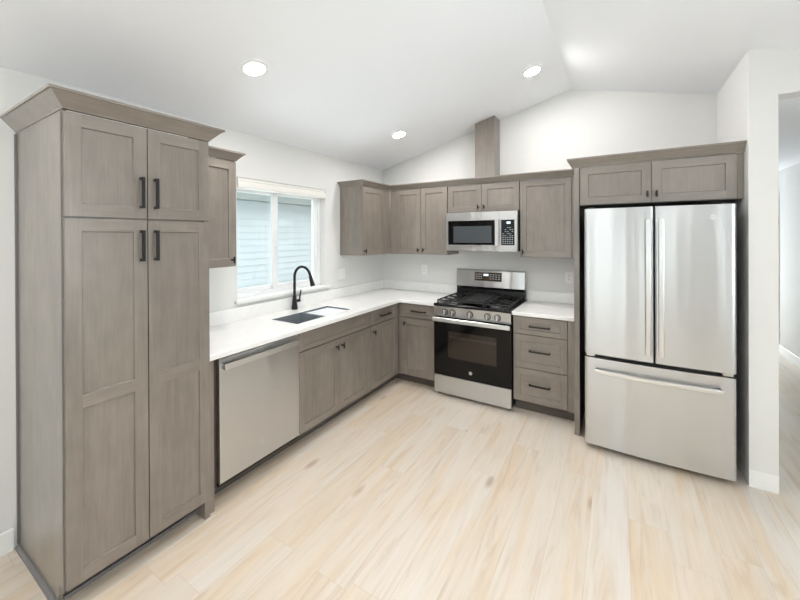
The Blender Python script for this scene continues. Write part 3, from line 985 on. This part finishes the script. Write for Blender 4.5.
m.box(1.340, 1.554, -0.13, -0.122, 0.9535, 0.968); m.box(1.340, 1.346, -0.60, -0.13, 0.958, 0.964); m.box(1.548, 1.554, -0.60, -0.13, 0.958, 0.964)
m.build('griddle', IRON, t, bevel=0.0015)

# ------------------------------------------------------------------ microwave
t = thing('microwave', 'stainless steel over the range microwave hung below the short cabinet', 'microwave', (1.455, -0.2, 1.435))
A, B = 1.086, 1.822
MY = 0.40
z0, z1 = 1.436, 1.833
m = MB().box(A + 0.001, B - 0.001, -(MY - 0.035), -0.003, z0 + 0.003, z1 - 0.001)
m.build('microwave_body', DGREY, t)
XS = 1.664
gx0, gx1, gz0, gz1 = 1.106, 1.607, 1.497, 1.747
m = MB()
m.box(A, gx0, -MY, -(MY - 0.034), z0, z1); m.box(gx1, XS - 0.001, -MY, -(MY - 0.034), z0, z1)
m.box(gx0, gx1, -MY, -(MY - 0.034), z0, gz0); m.box(gx0, gx1, -MY, -(MY - 0.034), gz1, z1)
d = m.build('door', STEEL, t)
MB().box(gx0, gx1, -MY + 0.001, -(MY - 0.03), gz0, gz1).build('door_glass', BGLASS, d)
MB().box(1.166, 1.572, -MY + 0.0002, -MY + 0.0009, 1.52, 1.69).build('door_mesh', mat('grey_screen_mesh', (74, 80, 84), 0.12), d)
m = MB()
m.box(1.614, 1.650, -MY - 0.030, -MY - 0.018, gz0 - 0.004, gz1 + 0.004)
for z in (gz0 + 0.004, gz1 - 0.024):
    m.box(1.622, 1.642, -MY - 0.018, -MY - 0.0005, z, z + 0.02)
m.build('handle', STEEL2, d, bevel=0.003)
m = MB()
cx0, cx1 = 1.668, 1.797
m.box(XS + 0.001, cx0, -MY, -(MY - 0.034), z0, z1); m.box(cx1, B, -MY, -(MY - 0.034), z0, z1)
m.box(cx0, cx1, -MY, -(MY - 0.034), z0, gz0); m.box(cx0, cx1, -MY, -(MY - 0.034), gz1, z1)
cpn = m.build('control_surround', STEEL, t)
kp = MB().box(cx0, cx1, -MY + 0.0008, -(MY - 0.03), gz0, gz1).build('keypad', mat('keypad_black_glass', (26, 32, 38), 0.12), cpn)
m = MB()
for i in range(5):
    for j in range(9):
        if i == 0 and j > 6:
            continue
        x = cx0 + 0.014 + i * 0.022; z = gz0 + 0.014 + j * 0.0195
        wdt = 0.010 if j < 4 else 0.014
        if j >= 4 and (i + j) % 3 == 0:
            continue
        m.box(x, x + wdt, -MY + 0.0002, -MY + 0.0007, z, z + (0.008 if j < 4 else 0.005))
m.build('key', PALE, kp)['kind'] = 'stuff'
MB().box(1.722, 1.758, -MY + 0.0002, -MY + 0.0007, 1.708, 1.728).build('clock', LED, kp)
m = MB()
m.box(1.30, 1.56, -0.37, -0.25, z0 - 0.004, z0 + 0.0025); m.box(A + 0.01, 1.20, -0.34, -0.10, z0 - 0.002, z0 + 0.0025); m.box(1.62, B - 0.04, -0.34, -0.10, z0 - 0.002, z0 + 0.0025)
m.build('grease_filter', DGREY, t)
badge(d, (1.445, MY, 1.789), FB, 0.016)

# ------------------------------------------------------------------ refrigerator and its surround
o = MB().box(2.3455, 2.385, -0.758, -0.002, 0.001, UT).build('end_panel', WZ, None, bevel=0.001, base=(2.365, -0.38, 0))
tag(o, 'tall grey brown panel standing at the left side of the refrigerator', 'panel')
t = thing('upper_cabinet', 'deep double door wall cabinet over the refrigerator', 'cabinet', (2.86, -0.38, 1.83), UG)
MB().box(2.3865, 3.3475, -0.736, -0.002, 1.828, UT + 0.0023).build('cabinet_body', WX, t, bevel=0.001)
d = door('door', FB, t, 2.391, 2.8505, 1.832, UT - 0.008, 0.758, horiz=False); knob(FB, d, 2.827, 1.889, 0.758)
d = door('door', FB, t, 2.8545, 3.314, 1.832, UT - 0.008, 0.758); knob(FB, d, 2.882, 1.889, 0.758)
MB().box(3.317, 3.3475, -0.748, -0.7365, 1.83, UT).build('filler', WZ, t)
m = MB()
sweep([(2.3455, -0.366), (2.3455, -0.758), (3.3475, -0.758)], crown_profile(UT, 2.1976, 0.046), m)
m.build('crown', WX, t, bevel=0.001)

t = thing('refrigerator', 'stainless steel french door refrigerator with bottom freezer drawer', 'refrigerator', (2.854, -0.5, 0))
A, B = 2.4306, 3.277
YD = 0.9118
FC = (A + B) / 2; FW = B - A
MB().box(A + 0.006, B - 0.006, -0.815, -0.05, 0.03, 1.765).build('refrigerator_body', DGREY, t, bevel=0.003)
def front(x):
    return YD + 0.016 * (1 - ((x - FC) / (FW / 2)) ** 2)
def bowed(name, x0, x1, z0, z1, mt, parent, back=0.822):
    m = MB()
    n = 28
    r_ = 0.012
    pts = []
    for i in range(n + 1):
        s_ = i / n
        x = x0 + (x1 - x0) * (0.5 - 0.5 * math.cos(math.pi * s_))
        e_ = min(x - x0, x1 - x)
        y = front(x) - (0 if e_ >= r_ else (r_ - math.sqrt(max(0, r_ * r_ - (r_ - e_) ** 2))) * 0.9)
        pts.append((x, -y))
    poly = [(x0, -back)] + pts + [(x1, -back)]
    z_b = 0.005
    m.prism([(x, y, z0) for x, y in poly], (0, 0, z1 - z0))
    return m.build(name, mt, parent, smooth=True)
XM = 2.856
dl = bowed('door', A, XM - 0.0035, 0.716, 1.788, STEEL, t)
dr = bowed('door', XM + 0.0035, B, 0.716, 1.788, STEEL, t)
fd = bowed('freezer_drawer', A, B, 0.045, 0.688, STEEL, t)
def fr_handle(parent, xc, z0, z1):
    m = MB()
    y0 = front(xc)
    n = 12
    path = [(xc, -(y0 + 0.038 + 0.012 * math.sin(math.pi * i / n)), z0 + (z1 - z0) * i / n) for i in range(n + 1)]
    w_ = 0.017
    rings = []
    for x, y, z in path:
        rings.append([m.bm.verts.new(p) for p in ((x - w_, y + 0.006, z), (x - w_ * 0.75, y - 0.006, z), (x + w_ * 0.75, y - 0.006, z), (x + w_, y + 0.006, z))])
    for i in range(n):
        for k in range(4):
            m._face([rings[i][k], rings[i][(k + 1) % 4], rings[i + 1][(k + 1) % 4], rings[i + 1][k]])
    m._face(rings[0]); m._face(rings[-1])
    for z in (z0 + 0.004, z1 - 0.034):
        m.box(xc - 0.011, xc + 0.011, -(y0 + 0.036), -(y0 - 0.002), z, z + 0.03)
    return m.build('handle', STEEL2, parent, bevel=0.002)
fr_handle(dl, 2.819, 0.772, 1.700)
fr_handle(dr, 2.891, 0.772, 1.700)
m = MB()
n = 20
rings = []
hx0, hx1 = 2.50, 3.208
for i in range(n + 1):
    x = hx0 + (hx1 - hx0) * i / n
    y = -(front(x) + 0.036 + 0.010 * math.sin(math.pi * i / n))
    z = 0.602
    rings.append([m.bm.verts.new(p) for p in ((x, y + 0.007, z - 0.017), (x, y - 0.006, z - 0.012), (x, y - 0.006, z + 0.012), (x, y + 0.007, z + 0.017))])
for i in range(n):
    for k in range(4):
        m._face([rings[i][k], rings[i][(k + 1) % 4], rings[i + 1][(k + 1) % 4], rings[i + 1][k]])
m._face(rings[0]); m._face(rings[-1])
for x in (hx0 + 0.004, hx1 - 0.034):
    m.box(x, x + 0.03, -(front(x) + 0.036), -(front(x) - 0.003), 0.591, 0.613)
m.build('handle', STEEL2, fd, bevel=0.002)
for x0_, x1_ in ((A + 0.012, A + 0.065), (B - 0.065, B - 0.012)):
    MB().box(x0_, x1_, -0.898, -0.816, 0.692, 0.712).build('hinge', ALU, t, bevel=0.003)
    MB().box(x0_ + 0.005, x1_ + 0.005 if x0_ < 3 else x1_, -0.87, -0.78, 1.7655, 1.786 if x0_ < 0 else 1.80).build('hinge_cover', DGREY, t, bevel=0.003)
MB().box(A + 0.015, B - 0.015, -0.84, -0.8155, 0.03, 0.715).build('drawer_gasket', BLACKP, t)
for x in (A + 0.06, B - 0.06):
    for y in (-0.78, -0.12):
        MB().tube([(x, y, 0.001), (x, y, 0.03)], 0.02, 12).build('foot', BLACKP, t, smooth=True)
badge(dr, (3.165, front(3.165) - 0.0006, 1.707), FB, 0.016, ring=STEEL2, face=STEEL)

# ------------------------------------------------------------------ wall plates
def plate(F, h0, h1, z0, z1, label, kinds, name, cat, d=0.001):
    t = thing(name, label, cat, F((h0 + h1) / 2, 0.0, z0))
    MB().fbox(F, h0, h1, d, d + 0.006, z0, z1).build('cover_plate', PLATE, t, bevel=0.002)
    n = len(kinds)
    for i, k in enumerate(kinds):
        c = h0 + (h1 - h0) * (i + 0.5) / n
        zc = (z0 + z1) / 2
        if k == 's':
            MB().fbox(F, c - 0.0165, c + 0.0165, d + 0.006, d + 0.009, zc - 0.033, zc + 0.033).build('rocker', TRIM, t, bevel=0.0015)
        else:
            o = MB().fbox(F, c - 0.0165, c + 0.0165, d + 0.006, d + 0.008, zc - 0.033, zc + 0.033).build('receptacle', TRIM, t, bevel=0.001)
            for dz in (-0.018, 0.018):
                for dh in (-0.007, 0.007):
                    MB().fbox(F, c + dh - 0.0013, c + dh + 0.0013, d + 0.008, d + 0.0084, zc + dz - 0.005, zc + dz + 0.005).build('slot', PLATE_HOLE, o)
    return t
plate(FL, -0.905, -0.775, 1.108, 1.232, 'double white switch plate on the wall right of the window', ['s', 's'], 'light_switch', 'switch')
plate(FB, 0.580, 0.652, 1.118, 1.236, 'white outlet on the back wall left of the range', ['o'], 'wall_outlet', 'outlet')
plate(FB, 2.197, 2.269, 1.112, 1.230, 'white outlet on the back wall between the range and refrigerator', ['o'], 'wall_outlet', 'outlet')

# ------------------------------------------------------------------ recessed ceiling lights
def downlight(x, y, label):
    z, tilt = (zl(x), -math.atan(SL)) if x < XR else (zr(x), math.atan(SR))
    t = thing('ceiling_light', label, 'light', (x, y, z), 'recessed ceiling lights')
    t.rotation_euler = (0, tilt, 0)
    def ring(mb, r0_, r1_, za, zb, seg=32):
        vs = [[mb.bm.verts.new((rr * math.cos(a), rr * math.sin(a), zz)) for a in (2 * math.pi * k / seg for k in range(seg))] for rr, zz in ((r0_, zb), (r1_, zb), (r1_, za), (r0_, za))]
        for q in range(4):
            for k in range(seg):
                mb._face([vs[q][k], vs[q][(k + 1) % seg], vs[(q + 1) % 4][(k + 1) % seg], vs[(q + 1) % 4][k]])
    m = MB(); ring(m, 0.062, 0.083, -0.006, -0.001)
    m.build('trim_ring', TRIM, t, smooth=True, base=(0.00001, 0, 0))
    m = MB().tube([(0, 0, -0.001), (0, 0, -0.004)], 0.0615, 32)
    m.build('lens', LENS, t, base=(0.00001, 0, 0))
downlight(0.715, -2.485, 'lit recessed ceiling light above the dishwasher, nearest the camera')
downlight(0.715, -0.756, 'lit recessed ceiling light near the room corner, the lowest of the three')
downlight(2.03, -0.748, 'lit recessed ceiling light near the ceiling ridge, right of the duct cover')
downlight(2.03, -2.485, 'added unseen recessed ceiling light near the ridge, over the middle of the floor')  # this and the next three are out of view, added for more light
downlight(0.715, -4.21, 'added unseen recessed ceiling light on the left slope, behind the camera')
downlight(2.03, -4.21, 'added unseen recessed ceiling light near the ridge, behind the camera')
downlight(3.55, -4.21, 'added unseen recessed ceiling light on the right slope, behind the camera')

# tidy: drop the helper property
for o in list(bpy.data.objects):
    if '_base' in o:
        del o['_base']
